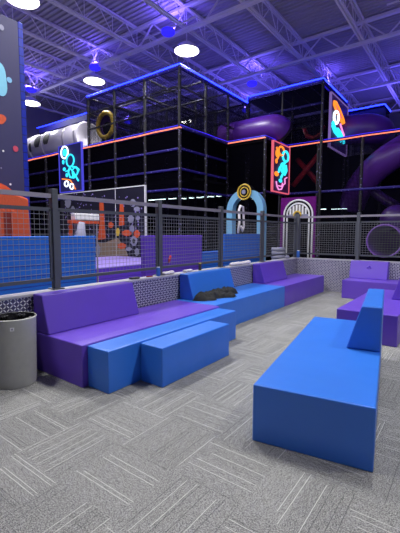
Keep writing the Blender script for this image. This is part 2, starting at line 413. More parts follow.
XF, YFN = -4.03, YC+0.10
def fence(label, pts, a, b, fixed, along):
    t = thing('mesh_fence', label, 'fence', (XF, a, HK) if along == 'y' else (a, YFN, HK))
    def P(s, z): return (fixed, s, z) if along == 'y' else (s, fixed, z)
    for s in pts:
        c = P(s, 0); MB().box(c[0]-0.038, c[0]+0.038, c[1]-0.038, c[1]+0.038, HK, 2.04).build('post', M['frame'], t, bevel=0.004)
        MB().box(c[0]-0.07, c[0]+0.07, c[1]-0.07, c[1]+0.07, HK, HK+0.012).build('base_plate', M['frame'], t)
    for s, e in zip(pts, pts[1:]):
        MB().bar(P(s+0.038, 1.955), P(e-0.038, 1.955), 0.045, 0.05).build('handrail', M['rail'], t)
        f = MB(); f.bar(P(s+0.05, 1.80), P(e-0.05, 1.80), 0.03, 0.04); f.bar(P(s+0.05, 0.97), P(e-0.05, 0.97), 0.03, 0.04)
        f.bar(P(s+0.055, 0.97), P(s+0.055, 1.80), 0.03); f.bar(P(e-0.055, 0.97), P(e-0.055, 1.80), 0.03)
        f.build('panel_frame', M['frame'], t)
        m = MB(); z = 0.99+0.055
        while z < 1.78: m.bar(P(s+0.06, z), P(e-0.06, z), 0.0046, 0.0046); z += 0.058
        n = int((e-s-0.14)/0.062)
        for k in range(1, n+1):
            q = s+0.06+(e-s-0.12)*k/(n+1); m.bar(P(q, 0.98), P(q, 1.79), 0.0026)
        m.build('wire_mesh', M['wire'], t)
fence('long grey wire mesh fence standing on the wall behind the benches', [-1.0, 0.75, 2.49, 4.30, 6.07, 7.82, YFN], -1.0, YFN, XF, 'y')
fence('grey wire mesh fence along the far side, in front of the striped door and slides', [XF+0.08+0.0, -2.38, -0.70, 1.0, 2.7], XF+0.08, 2.7, YFN, 'x')

# ------------------------------------------------------------------ foam furniture
S = 0.43
def bench(label, origin, rz, D, L, b0, b1, mat, sunk=False, top=0.85, off=0.0, group='foam benches with backrests', tuft=False):
    t = thing('foam_bench', label, 'bench', (origin[0], origin[1], 0), rz, group)
    MB().box(0, D, 0.002, L-0.002, 0, S).build('seat', mat, t, local=True, bevel=0.011, seg=3)
    r = D-off
    mb = MB(); mb.prism([(r-0.30, S+0.001), (r, S+0.001), (r, top), (r-0.175, top)], 'y', b0, b1)
    o = mb.build('backrest', mat, t, local=True, bevel=0.014, seg=3)
    if tuft:
        # pulled-in button on the slanted face, a small four-petal dimple
        cy = (b0+b1)/2-0.02; z = (S+top)/2+0.06
        k = (z-S)/(top-S); x = r-0.295+0.12*k-0.004
        m2 = MB()
        for dy, dz in ((-0.03, 0), (0.03, 0), (0, 0.035), (0, -0.035)): m2.blob((x, cy+dy, z+dz), (0.012, 0.03, 0.03), 2)
        m2.build('button_tuft', mat, o, local=True, smooth=True)
    return t
xp, x3 = -3.023, -3.11
bench('purple foam bench nearest the grey bin, with a long purple backrest', (xp, 4.545), PI, abs(XC)-0.02+xp, 2.435, 4.545-3.455, 4.545-2.125, M['purple'])
bench('blue foam bench against the plate wall, black jacket lying on it', (x3, 7.10), PI, abs(XC)-0.02+x3, 2.55, 7.10-5.96, 7.10-4.66, M['blue'])
bench('purple foam bench at the far end of the wall row, short backrest', (x3, 9.56), PI, abs(XC)-0.02+x3, 2.455, 9.56-8.38, 9.56-7.17, M['purple'])
bench('purple foam bench against the far plate wall, backrest with a tufted dimple', (-0.03, 8.905), PI/2, 0.80, 2.445, 1.58, 2.425, M['purple'], tuft=True)
bench('purple foam bench standing behind the big blue one, cut off by the right edge', (-1.572, 5.43), 0, 0.80, 2.47, 1.31, 2.46, M['purple'])
bench('big blue foam bench in the right foreground with a blue wedge backrest', (-1.242, 2.305), math.radians(9.6), 0.812, 2.475, 1.225, 2.47, M['blue'])
def block(label, x0, x1, y0, y1, h):
    o = MB().box(x0, x1, y0, y1, 0, h).build('foam_block', M['blue'], bevel=0.012, seg=3, loc=((x0+x1)/2, (y0+y1)/2, 0))
    tag(o, label, 'foam block', 'blue foam blocks')
block('long low blue foam block pushed against the nearest purple bench', -3.018, -2.703, 2.175, 4.487, 0.416)
block('shorter blue foam block in front of the long low one', -2.698, -2.395, 2.588, 3.817, 0.402)

# ------------------------------------------------------------------ bin
bc = (-3.69, 1.80)
t = thing('trash_bin', 'round grey plastic bin with black liner beside the purple bench', 'bin', (bc[0], bc[1], 0))
m = MB(); m.capends = False
m.lathe([(0.0001, 0), (0.185, 0), (0.19, 0.01), (0.206, 0.665), (0.212, 0.68), (0.206, 0.690), (0.198, 0.68), (0.18, 0.03), (0.0001, 0.02)], (*bc, 0), 56)
m.build('body', M['bin'], t, smooth=True)
m = MB(); m.capends = False; prof = []
bm = m.bm; rings = []
for i, (r, z) in enumerate(((0.21, 0.655), (0.205, 0.69), (0.188, 0.675), (0.17, 0.60), (0.15, 0.45), (0.0001, 0.42))):
    ring = []
    for k in range(56):
        a = 2*PI*k/56; j = 0.008*noise.noise(Vector((math.cos(a)*4, math.sin(a)*4, i*0.7)))*(1 if i > 1 else 0)
        dz = 0.03*noise.noise(Vector((math.cos(a)*3, math.sin(a)*3, i)))if i > 1 else 0
        ring.append(bm.verts.new((bc[0]+(r-0.012*(i < 2)+j)*math.cos(a), bc[1]+(r-0.012*(i < 2)+j)*math.sin(a), z+dz)))
    rings.append(ring)
for A, B in zip(rings[1:], rings[2:]):
    for k in range(56): bm.faces.new((A[k], A[(k+1) % 56], B[(k+1) % 56], B[k]))
for k in range(9):
    a = random.uniform(0, 2*PI); m.blob((bc[0]+0.155*math.cos(a), bc[1]+0.155*math.sin(a), 0.655), (0.03, 0.03, 0.03), 1, 0.5)
m.build('bin_liner', M['bag'], t)
a = math.atan2(-bc[1], -bc[0])-0.10
nrm = Vector((math.cos(a), math.sin(a), 0)); tn = Vector((-nrm.y, nrm.x, 0))
c = Vector((*bc, 0.60))+nrm*0.2065
stk = tag(MB().bar(c-tn*0.018, c+tn*0.018, 0.004, 0.034).build('sticker', M['white'], t), 'small white square sticker')
MB().bar(c-tn*0.007+nrm*0.002, c+tn*0.007+nrm*0.002, 0.002, 0.016).build('sticker_mark', M['grey'], stk)

# ------------------------------------------------------------------ jacket on the blue bench
def jacket():
    """a heap of cloth: a folded height field closed down onto the seat"""
    def P(u, v): p = at(u, v, 'z', S+0.03); return Vector((p.x, p.y))
    V2 = Vector
    strokes = [([V2((-3.57, 4.80)), V2((-3.53, 5.0)), V2((-3.55, 5.3)), V2((-3.56, 5.52)), V2((-3.55, 5.66))], .13, .15),
               ([V2((-3.50, 5.0)), V2((-3.42, 5.22)), V2((-3.34, 5.36))], .085, .09), ([V2((-3.52, 4.78)), V2((-3.43, 4.90))], .08, .07)]
    x0, x1, y0, y1 = -3.95, -3.25, 4.55, 5.85; N, Mx = 110, 60; mb = MB(); bm = mb.bm; V = {}
    def h(p):
        b = 0.0
        for pts, r, hh in strokes:
            for a, c in zip(pts, pts[1:]):
                q = max(0, min(1, (p-a).dot(c-a)/max(1e-6, (c-a).length_squared))); d = (p-a-(c-a)*q).length
                rr = r*(1+0.35*noise.noise(Vector((p.x*9, p.y*9, 2))))
                if d < rr: b = max(b, hh*math.sqrt(1-(d/rr)**2))
        if b <= 0: return 0
        f = abs(noise.noise(Vector((p.x*14, p.y*14, 5))))*0.05 + 0.018*noise.noise(Vector((p.x*40, p.y*40, 1)))
        return max(0.004, b*(0.75+3.0*f)+f*0.5-0.01)
    H = {(i, j): h(Vector((x0+(x1-x0)*i/Mx, y0+(y1-y0)*j/N))) for i in range(Mx+1) for j in range(N+1)}
    def vt(i, j):
        if (i, j) not in V: V[i, j] = bm.verts.new((x0+(x1-x0)*i/Mx, y0+(y1-y0)*j/N, S+0.003+H[i, j]))
        return V[i, j]
    for i in range(Mx):
        for j in range(N):
            if max(H[i, j], H[i+1, j], H[i, j+1], H[i+1, j+1]) > 0 and x0+(x1-x0)*i/Mx > -3.64: bm.faces.new((vt(i, j), vt(i+1, j), vt(i+1, j+1), vt(i, j+1)))
    o = mb.build('black_jacket', M['cloth'], smooth=True, loc=(-3.6, 5.2, S))
    tag(o, 'crumpled black jacket lying on the blue wall bench', 'jacket')
jacket()

# ------------------------------------------------------------------ small things left on the ledge
def ledge_pt(u, v, x=XC-0.06): return at(u, v, 'x', x)
def cyl(name, label, cat, c, r, h, mat, cap=None, cmat=None):
    t = thing(name, label, cat, c)
    MB().lathe([(r*0.9, c[2]), (r, c[2]+0.008), (r, c[2]+h*0.86), (r*0.85, c[2]+h*0.93)], (c[0], c[1], 0), 20).build('body', mat, t, smooth=True)
    MB().lathe([(r*0.8, c[2]+h*0.93), (r*0.8, c[2]+h)], (c[0], c[1], 0), 20).build('lid', cmat or M['white'], t)
    return t
p = ledge_pt(158, 277)
cyl('drink_can', 'blue and pale drink can on the ledge against a fence post', 'can', (XC-0.035, p.y-0.02, HK), 0.033, 0.145, M['canb'])
def towel(label, u0, u1, v, h, cat='cloth', name='folded_cloth', mat='offwhite', x=XC-0.055, wd=0.05):
    a, b = ledge_pt(u0, v, x), ledge_pt(u1, v, x); mb = MB(); n = 7
    for k in range(n):
        s = (k+0.5)/n; y = a.y+(b.y-a.y)*s
        mb.blob((x+random.uniform(-.008, .008), y, HK+h*0.45), (wd, (b.y-a.y)/n*0.95, h*0.5*random.uniform(.75, 1.1)), 2, 0.25)
    mb.bm.verts.ensure_lookup_table()
    for vtx in mb.bm.verts: vtx.co.z = max(vtx.co.z, HK+0.001)
    o = mb.build(name, M[mat], smooth=True, loc=(x, (a.y+b.y)/2, HK)); tag(o, label, cat); return o
towel('small white rolled cloth on the ledge just right of the drink can', 163, 173, 276, 0.06)
towel('tiny white cloth on the ledge at the blue backrest corner', 184.5, 191, 272, 0.05)
towel('crumpled white and pinkish cloth on the ledge between two backrests', 231, 249, 267, 0.08)
towel('flat dark grey cap on the ledge right of the long purple backrest', 131, 138, 282, 0.035, 'cap', 'flat_cap', 'darkgrey')
towel('tiny reddish scrap on the ledge left of the drink can', 147, 152, 279, 0.02, 'scrap', 'red_scrap', 'dorange', wd=0.02)
p = ledge_pt(200, 270)
cyl('dark_bottle', 'small dark bottle standing on the ledge above the blue backrest', 'bottle', (XC-0.06, p.y, HK), 0.028, 0.13, M['darkgrey'], cmat=M['cany'])
p = at(298, 259.5, 'y', YC+0.05)
cyl('drink_bottle', 'blue bottle with yellow lower label on the far ledge by the corner post', 'bottle', (p.x, YC+0.05, HK), 0.045, 0.2, M['canb'], cmat=M['white'])
p = at(288, 260, 'x', XC-0.05)
o = MB().blob((XC-0.08, 9.25, HK+0.035), (0.06, 0.12, 0.05), 2, 0.4).build('crumpled_wrapper', M['grey'], smooth=True, loc=(XC-0.08, 9.25, HK))
for v in o.data.vertices: v.co.z = max(v.co.z, 0.001)
tag(o, 'grey crumpled wrapper on the ledge beside the fence corner', 'wrapper')
p = at(169, 263, 'x', -5.55)
o = MB().tube([p, p+Vector((0, 0.02, 0.10)), p+Vector((0, 0.06, 0.16))], [0.022, 0.03, 0.025], 8).build('red_strap', M['redbeam'], smooth=True)
tag(o, 'short red strap hanging on the purple pad behind the fence', 'strap')

# ------------------------------------------------------------------ pads behind the fence
XP = -5.6
def pad(label, y0, y1, h, mat, x=XP, th=0.14, name='pad_wall'):
    t = thing(name, label, 'padded wall', (x-th/2, (y0+y1)/2, 0), 0, 'padded walls behind the fence')
    MB().box(x-th, x, y0, y1, 0, h-0.05).build('pad', mat, t, bevel=0.01)
    MB().box(x-th-0.01, x+0.012, y0-0.005, y1+0.005, h-0.05, h).build('top_cap', mat, t, bevel=0.012)
pad('long blue padded wall behind the fence at the left', -2.0, 4.28, 1.468, M['wblue'])
pad('purple padded wall behind the middle fence panel', 5.55, 7.57, 1.465, M['wpurple'])
pad('low blue padded step between the purple wall and the arch', 7.58, 8.49, 1.035, M['wblue'])
pad('blue padded wall in front of the pale blue arch', 8.62, 10.93, 1.493, M['wblue'])
# low purple platform in front of the mural
a = at(121, 265.5, 'x', -7.6)
t = thing('padded_platform', 'low purple padded platform below the painted mural', 'platform', (-8.5, 7.0, 0))
MB().box(-10.9, -7.6, 3.2, 9.3, 0, a.z-0.03).build('pad', M['wpurple'], t, bevel=0.01)
MB().box(-10.9, -7.59, 3.2, 9.3, a.z-0.03, a.z).build('top_cap', M['lav'], t, bevel=0.01)  # paler than the pad below: light on the top put into its colour

# tall panel at the left
XT = -7.0
t = thing('space_panel', 'tall dark violet panel with planet shapes rising at the left edge', 'panel', (XT-0.2, 1.5, 0))
MB().box(XT-0.35, XT, -1.5, 3.725, 0, 5.40).build('board', M['panel'], t)
MB().box(XT-0.35, XT+0.005, 3.725, 3.82, 0, 5.41).build('padded_edge', M['led_col'], t, bevel=0.01)
def decal(name, u, v, ru, rv, mat, x=XT+0.004, wob=0.0, ny=28):
    c = at(u, v, 'x', x); e = at(u+ru, v, 'x', x); ry = abs(e.y-c.y); rz = abs(at(u, v-rv, 'x', x).z-c.z)
    prof = []
    for k in range(ny):
        a = 2*PI*k/ny; q = 1+wob*math.sin(3*a+u)
        prof.append((c.y+ry*q*math.cos(a), c.z+rz*q*math.sin(a)))
    return MB().prism(prof, 'x', x-0.003, x+0.003).build(name, M[mat], t)
decal('blue_planet', -2, 79, 9.5, 16, 'teal', wob=0.12); decal('blue_moon', 9.3, 80, 2.6, 2.8, 'skyb')
decal('orange_planet', 0, 118.5, 6, 5, 'orange', wob=0.1); decal('grey_moon', 1.6, 27.5, 2.3, 2.8, 'grey')
decal('red_moon', 15.6, 148.8, 2.6, 2.9, 'red'); decal('star', 3.2, 151, 1.0, 1.1, 'white'); decal('star', 10.4, 184.3, 1.0, 1.1, 'white')
decal('star', 1.2, 168, 0.7, 0.8, 'grey'); decal('orange_planet', -4, 212, 26, 30, 'orange', x=XT+0.006)
# orange foam house front
xo = -6.45
t = thing('orange_playhouse', 'orange foam playhouse front with a dark slot behind the blue wall', 'playhouse', (xo-0.2, 2.9, 0))
yr = at(29.5, 215, 'x', xo).y; zt_ = at(28, 197.5, 'x', xo).z
pr = [(0.6, 0), (yr+0.06, 0), (yr, zt_-0.02), (yr-0.25, zt_+0.05), (yr-0.8, zt_+0.12), (0.6, zt_+0.14)]
MB().prism([(y, z) for y, z in pr], 'x', xo-0.45, xo).build('shell', M['orange'], t, bevel=0.03)
y0, y1 = at(4, 225, 'x', xo).y, at(11, 225, 'x', xo).y
MB().box(xo-0.01, xo+0.006, y0, y1, 0.3, at(8, 212, 'x', xo).z).build('slot', M['dorange'], t)
MB().box(xo, xo+0.03, y1, y1+0.05, 0.3, at(8, 210, 'x', xo).z).build('rib', M['orange'], t, bevel=0.01)

# ------------------------------------------------------------------ the climbing frame
CX, CY = -8.36, 10.0
Z5, Z7 = 5.12, 7.18
px_ = [CX-1.67*k for k in range(9)]; py_ = [10.0, 11.53, 13.06, 14.6]
fr = thing('climbing_frame', 'huge black netted climbing frame edged with blue and orange light lines', 'climbing frame', (CX, CY, 0))
def post(x, y, z): MB().tube([(x, y, 0), (x, y, z)], 0.06, 10).build('post', M['post'], fr)
def beam(p, q, mat='beam', r=0.045): MB().tube([p, q], r, 8).build('beam', M[mat], fr)
for i, x in enumerate(px_): post(x, CY, Z7 if i < 4 else Z5)
for y in py_[1:]: post(CX, y, Z7)
LV = [3.05, 3.74, 4.43]
for z in LV: beam((CX, CY, z), (px_[-1], CY, z)); beam((CX, CY, z), (CX, 12.95, z))
for z in (5.85, 6.5): beam((CX, CY, z), (px_[3], CY, z), 'post', 0.035); beam((CX, CY, z), (CX, 14.6, z), 'post', 0.035)
# inner posts and beams
for x in px_[1:4]:
    for y in py_[2:]: post(x, y, Z7)
    for z in (6.5, Z7-0.03): beam((x, CY, z), (x, 14.6, z), 'post', 0.035)
for y in py_[1:]:
    for z in (6.5, Z7-0.03): beam((CX, y, z), (px_[3], y, z), 'post', 0.035)
beam((px_[3], CY, 6.3), (px_[3], 14.6, 6.3), 'beam', 0.04)
# decks: solid black platforms
def slab(x0, x1, y0, y1, z, th=0.1, mat='deck'): MB().box(x0, x1, y0, y1, z-th, z).build('deck', M[mat], fr)
slab(px_[-1], CX, CY+0.05, 17.9, Z5-0.02); slab(CX, -6.65, 12.95, 17.9, Z5-0.02); slab(-6.65, -5.12, 15.0, 17.9, Z5-0.02)
slab(px_[-1], CX, CY+0.8, 17.9, 3.55)
# nets
def net(p, q, z0, z1, mat='net', name='net'):
    bm = MB(); v = [bm.bm.verts.new(c) for c in ((p[0], p[1], z0), (q[0], q[1], z0), (q[0], q[1], z1), (p[0], p[1], z1))]; bm.bm.faces.new(v)
    return bm.build(name, M[mat], fr)
E_ = 0.03
net((px_[3], 12.3), (CX, 12.3), Z5, Z7); net((px_[3], 14.55), (CX, 14.55), Z5, Z7); net((px_[1], CY+0.1), (px_[1], 14.5), Z5, Z7)
net((px_[3], CY+E_), (CX-E_, CY+E_), Z5, Z7); net((CX-E_, CY+E_), (CX-E_, 14.6), Z5, Z7); net((px_[3], CY), (px_[3], 14.6), Z5, Z7)
net((px_[-1], CY+E_), (CX-E_, CY+E_), 0.0, Z5, 'net2'); net((CX-E_, CY+E_), (CX-E_, 12.95), 0.0, Z5, 'net2')
net((CX, 14.6), (-5.05, 14.6), Z5, 7.35, 'net')
# floors and backing inside the lower storeys
MB().box(px_[-1], CX, 17.9, 18.0, 0, Z5).build('backing', M['black'], fr)
MB().box(CX, 5.5, 18.4, 18.5, 0, Z5).build('backing', M['black'], fr)
MB().box(px_[-1]-0.1, px_[-1], CY+0.5, 17.9, 0, Z5).build('backing', M['black'], fr)
MB().box(px_[3]+0.1, -5.2, 17.9, 18.0, Z5, Z7).build('backing', M['net2'], fr)
# second block: orange edge steps out at y 12.95, back at 14.95
OUT = [(px_[-1]-0.05, CY-0.06), (CX+0.06, CY-0.06), (CX+0.06, 12.9), (-6.6, 12.9), (-6.6, 14.9), (4.0, 14.9)]
def run(name, pts, z, off, r, mat, sag=0.0):
    mb = MB()
    P = []
    for (a, b) in zip(pts, pts[1:]):
        n = max(2, int(math.hypot(b[0]-a[0], b[1]-a[1])/0.25))
        for k in range(n):
            s = k/n; P.append((a[0]+(b[0]-a[0])*s, a[1]+(b[1]-a[1])*s, z+off+0.018*noise.noise(Vector((a[0]+(b[0]-a[0])*s, a[1]+(b[1]-a[1])*s, z)))))
    P.append((pts[-1][0], pts[-1][1], z+off)); mb.tube(P, r, 6); return mb.build(name, M[mat], fr)
run('orange_light_line', OUT, Z5, 0.0, 0.02, 'ledo')
run('violet_light_line', [(a+0.0, b+0.03) for a, b in OUT], Z5, 0.09, 0.012, 'ledp')
for (a, b) in zip(OUT[1:], OUT[2:]): beam((a[0], a[1]+0.07, Z5+0.02), (b[0], b[1]+0.07, Z5+0.02), 'beam', 0.06)
beam((OUT[0][0], OUT[0][1]+0.07, Z5+0.02), (OUT[1][0], OUT[1][1]+0.07, Z5+0.02), 'beam', 0.06)
T1 = [(px_[3], CY-0.06), (CX+0.06, CY-0.06), (CX+0.06, 14.55)]
run('blue_light_line', T1, Z7, 0.0, 0.022, 'ledb')
zt2 = 7.42
run('blue_light_line', [(CX+0.06, 14.55), (-5.0, 14.55), (-5.0, 17.75)], zt2, 0.0, 0.022, 'ledb')
MB().tube([(CX+0.06, 14.5, Z7), (CX+0.08, 14.5, zt2)], 0.022, 6).build('blue_light_line', M['ledb'], fr)
for p, q in (((px_[3], CY, Z7-0.07), (CX, CY, Z7-0.07)), ((CX, CY, Z7-0.07), (CX, 14.6, Z7-0.07)), ((CX, 14.62, zt2-0.08), (-5.05, 14.62, zt2-0.08)), ((-5.05, 14.62, zt2-0.08), (-5.05, 17.8, zt2-0.08))): beam(p, q, 'beam', 0.06)
# upper right block beyond the notch
for x in (-8.3, -6.7, -5.05): post(x, 14.65, zt2)
post(-5.05, 17.8, zt2)
beam((CX, 14.65, 6.55), (-5.05, 14.65, 6.55), 'beam', 0.05)
for k in range(5): beam((CX+0.7*k, 14.65, 7.3), (CX+0.7*k, 17.8, 7.3), 'post', 0.035)
slab(-6.9, -5.2, 14.8, 17.8, 7.33, 0.05); slab(-8.3, -6.95, 14.8, 17.8, 7.33, 0.05)
net((-5.05, 14.65), (-5.05, 17.8), Z5, zt2, 'net2')
for (a, b) in (((-6.5, 15.2), (-5.6, 15.2)),): beam((a[0], a[1], 5.3), (a[0], a[1], 7.3), 'post'); beam((a[0], a[1], 5.9), (b[0], b[1], 5.9), 'post')
# third top step
P3a, P3b = at(347, 110.6, 'y', 18.0), at(385, 105, 'y', 18.0)
Z3 = (P3a.z+P3b.z)/2
run('blue_light_line', [(P3a.x-0.15, 17.95), (P3b.x, 17.95), (P3b.x+0.02, 19.2)], Z3, 0.0, 0.024, 'ledb')
MB().box(P3a.x-0.15, P3b.x, 18.02, 18.3, Z3-0.42, Z3-0.04).build('roof_fascia', M['fascia'], fr)
MB().box(P3a.x-0.15, P3b.x, 18.02, 19.2, Z3-0.12, Z3-0.05).build('deck', M['deck'], fr)
post(P3b.x-0.08, 18.1, Z3-0.1); post(P3a.x+0.1, 18.1, Z3-0.1)
net((P3a.x, 19.0), (P3b.x, 19.0), Z5, Z3, 'net2')
# lower right facade: posts, beam, nets
post(-6.62, 12.98, Z5); post(-6.62, 14.95, Z5)
for u in (318, 362): q = at(u, 160, 'y', 14.98); post(q.x, 14.98, Z5)
for x in (0.6, 2.4): post(x, 14.98, Z5)
beam((-6.6, 14.95, 3.18), (4.0, 14.95, 3.18), 'beam', 0.05); beam((CX, 12.98, 3.05), (-6.62, 12.98, 3.05))
beam((-6.62, 12.98, 3.12), (-6.62, 14.95, 3.12))
net((CX, 13.0), (-6.65, 13.0), 0.0, Z5, 'net2'); net((-6.6, 14.99), (at(362, 160, 'y', 14.98).x, 14.99), Z5-1.9, Z5, 'net'); net((-6.6, 14.99), (4.0, 14.99), 0, 3.2, 'net')
# left: back rail above the tunnel
q0, q1 = at(37, 127, 'y', 11.6), at(87, 114, 'y', 11.6); zq = (q0.z+q1.z)/2
run('blue_light_line', [(q0.x, 11.6), (q1.x, 11.6)], zq, 0.0, 0.018, 'ledb')
MB().box(q0.x, q1.x, 11.62, 11.7, zq-0.32, zq-0.02).build('roof_fascia', M['fascia'], fr)
post(q0.x+0.1, 11.66, zq-0.02); post(q1.x, 11.66, zq)

# white lamps under the structure
for i, (u0, u1, v, yy, lb) in enumerate(((149, 176, 199.5, 14.5, 'thin white tube lamp glowing inside the frame above the purple wall'), (181, 225, 197.5, 16.0, 'thin white tube lamp glowing inside the frame left of the arch'),
        (28, 43, 198, 13.0, 'thin white tube lamp glowing low behind the tall panel'), (320, 326, 209.5, 16.5, 'short faint lamp below the slides, leftmost of the row'), (331, 352, 209.3, 16.5, 'short faint lamp below the slides, right one of the row'),
        (236, 252, 199.5, 16.0, 'thin white tube lamp seen through the pale blue arch'))):
    a, b = at(u0, v, 'y', yy), at(u1, v-0.5, 'y', yy)
    z = (a.z+b.z)/2
    o = MB().tube([(a.x, yy, z), (b.x, yy, z)], 0.03 if yy < 16.4 else 0.014, 8).build('tube_lamp', M['strip'], loc=((a.x+b.x)/2, yy, z)); tag(o, lb, 'tube lamp', 'tube lamps under the frame')

# ------------------------------------------------------------------ white crawl tunnel
t = thing('crawl_tunnel', 'white ribbed crawl tunnel lying on top of the frame at left', 'tunnel', (-15.4, 10.6, 5.2))
yT = 10.85; rT = 0.71; zc = 5.14+rT; a0, a1 = at(29.5, 139, 'y', yT), at(89, 131, 'y', yT); L_ = a1.x-a0.x
def ring(x, r0, w, mat, name):
    m = MB(); m.capends = False; m.lathe([(r0-0.03, x-w), (r0, x-w), (r0+0.035, x-w*0.5), (r0+0.035, x+w*0.5), (r0, x+w), (r0-0.03, x+w)], (0, yT, zc), 40, 'x'); return m.build(name, M[mat], t, smooth=True)
m = MB(); m.capends = False
m.lathe([(0.0001, a0.x), (rT*0.70, a0.x), (rT*0.90, a0.x+0.10), (rT*0.97, a0.x+0.3), (rT*0.97, a0.x+L_*0.45), (rT, a0.x+L_*0.46), (rT, a1.x), (rT-0.03, a1.x), (rT-0.06, a1.x-0.02), (0.0001, a1.x-0.3)], (0, yT, zc), 44, 'x')
m.build('tube', M['tube'], t, smooth=True)
for q in (0.22, 0.45, 0.80, 0.97): ring(a0.x+L_*q, rT-0.01, 0.09, 'tube', 'rib')
for q, w_, th0, th1 in ((31.5, 0.10, 2.9, 3.5), (38.5, 0.25, 2.45, 3.3), (47.5, 0.25, 2.4, 3.25)):
    x = at(q, 135, 'y', yT-0.6).x; m = MB(); bm = m.bm; rows = []
    for k in range(9):
        th = th0+(th1-th0)*k/8; ww = w_*math.sqrt(max(0.15, 1-((k-4)/4.6)**2)); rr = rT+0.02
        rows.append([bm.verts.new((x+sx*ww, yT+rr*d*math.cos(th), zc+rr*d*math.sin(th))) for sx, d in ((-1, 1), (1, 1), (1, 0.97), (-1, 0.97))])
    for A, B in zip(rows, rows[1:]):
        for k in range(4): bm.faces.new((A[k], A[(k+1) % 4], B[(k+1) % 4], B[k]))
    bm.faces.new(rows[0][::-1]); bm.faces.new(rows[-1]); m.build('window', M['darkgrey'], t)
for k in (0.25, 0.7): MB().box(a0.x+L_*k-0.15, a0.x+L_*k+0.15, yT-0.2, yT+0.2, 5.1, zc-rT+0.03).build('cradle', M['frame'], t)
t = thing('ring_opening', 'yellow ring around a round opening behind the upper net', 'ring', (-12.2, 10.4, 5.4))
c = at(105.5, 125, 'y', 10.45); c.z = max(c.z, 5.1+0.6)
def circle(r, y): return [(c.x+r*math.cos(2*PI*k/36), y, c.z+r*math.sin(2*PI*k/36)) for k in range(36)]
MB().tube(circle(0.5, 10.45), 0.09, 10, closed=True).build('rim', M['yellow'], t, smooth=True)
m = MB(); m.capends = False; m.lathe([(0.5, 10.45), (0.5, 10.7), (0.0001, 10.72)], (c.x, 0, c.z), 32, 'y').build('tunnel_inside', M['slide'], t, smooth=True)
MB().lathe([(0.26, 10.42), (0.26, 10.66)], (c.x+0.12, 0, c.z-0.16), 24, 'y').build('dark_disc', M['black'], t)
MB().tube([(c.x, 10.45, 5.1), (c.x, 10.45, c.z-0.5)], 0.05, 8).build('foot', M['yellow'], t)

# ------------------------------------------------------------------ neon signs
def sign(name, label, ax, c, a0, a1, z0, z1, edge, back, loc):
    t = thing(name, label, 'sign', loc, 0, None); th = 0.06
    def B(m, u0, u1, w0, w1, d0, d1):
        if ax == 'y': m.box(u0, u1, c-d1, c-d0, w0, w1)
        else: m.box(c+d0, c+d1, u0, u1, w0, w1)
        return m
    B(MB(), a0, a1, z0, z1, 0, th).build('board', M[back], t)
    e = 0.035; m = MB()
    for u0, u1, w0, w1 in ((a0-e, a0, z0-e, z1+e), (a1, a1+e, z0-e, z1+e), (a0, a1, z0-e, z0), (a0, a1, z1, z1+e)): B(m, u0, u1, w0, w1, -0.01, th+0.03)
    m.build('light_border', M[edge], t)
    def P(s, q):                                   # s across 0..1 as seen, q up 0..1
        u = a0+(a1-a0)*s; z = z0+(z1-z0)*q
        return (u, c-th-0.03, z) if ax == 'y' else (c+th+0.03, u, z)
    def line(nm, pts, r, mat, closed=False):
        MB().tube([P(*p) for p in pts], r*0.62, 8, closed=closed).build(nm, M[mat], t, smooth=True)
    def circ(nm, s, q, rs, rq, r, mat, n=20): line(nm, [(s+rs*math.cos(2*PI*k/n), q+rq*math.sin(2*PI*k/n)) for k in range(n)], r, mat, True)
    def disc(nm, s, q, rs, rq, mat, n=20):
        pr = [(a0+(a1-a0)*(s+rs*math.cos(2*PI*k/n)), z0+(z1-z0)*(q+rq*math.sin(2*PI*k/n))) for k in range(n)]
        if ax == 'y': MB().prism(pr, 'y', c-th-0.02, c-th).build(nm, M[mat], t)
        else: MB().prism(pr, 'x', c+th, c+th+0.02).build(nm, M[mat], t)
    return line, circ, disc
# left sign: ringed planet and a round-headed rider on a board
line, circ, disc = sign('neon_sign', 'blue-edged neon sign of a cyan rider on an orange board, left on the frame', 'y', 9.92, -15.35, -13.72, 3.36, 5.36, 'neon_b', 'sb1', (-14.5, 9.9, 3.3))
circ('planet', .27, .86, .16, .13, .05, 'neon_w'); disc('planet_face', .27, .86, .10, .08, 'neon_c'); 
circ('helmet', .52, .66, .17, .13, .055, 'neon_c')
line('body', [(.5, .52), (.42, .42), (.5, .30), (.66, .28), (.78, .34)], .06, 'neon_c'); line('arm', [(.6, .52), (.78, .50), (.9, .44), (.82, .36)], .055, 'neon_c')
line('leg', [(.62, .42), (.8, .26), (.86, .2)], .06, 'neon_c'); line('arm', [(.44, .46), (.3, .44)], .04, 'neon_c'); circ('pack', .72, .4, .12, .09, .04, 'neon_c')
line('leg', [(.5, .5), (.66, .4), (.6, .3)], .05, 'neon_c'); disc('bubble', .18, .66, .05, .05, 'neon_c'); disc('bubble', .22, .5, .06, .04, 'neon_c'); disc('bubble', .33, .36, .05, .045, 'neon_c')
line('board_edge', [(.12, .29), (.3, .27), (.5, .24), (.62, .14), (.72, .03)], .04, 'neon_o')
circ('wheel', .32, .17, .09, .06, .045, 'neon_w'); circ('wheel', .56, .10, .08, .06, .045, 'neon_w')
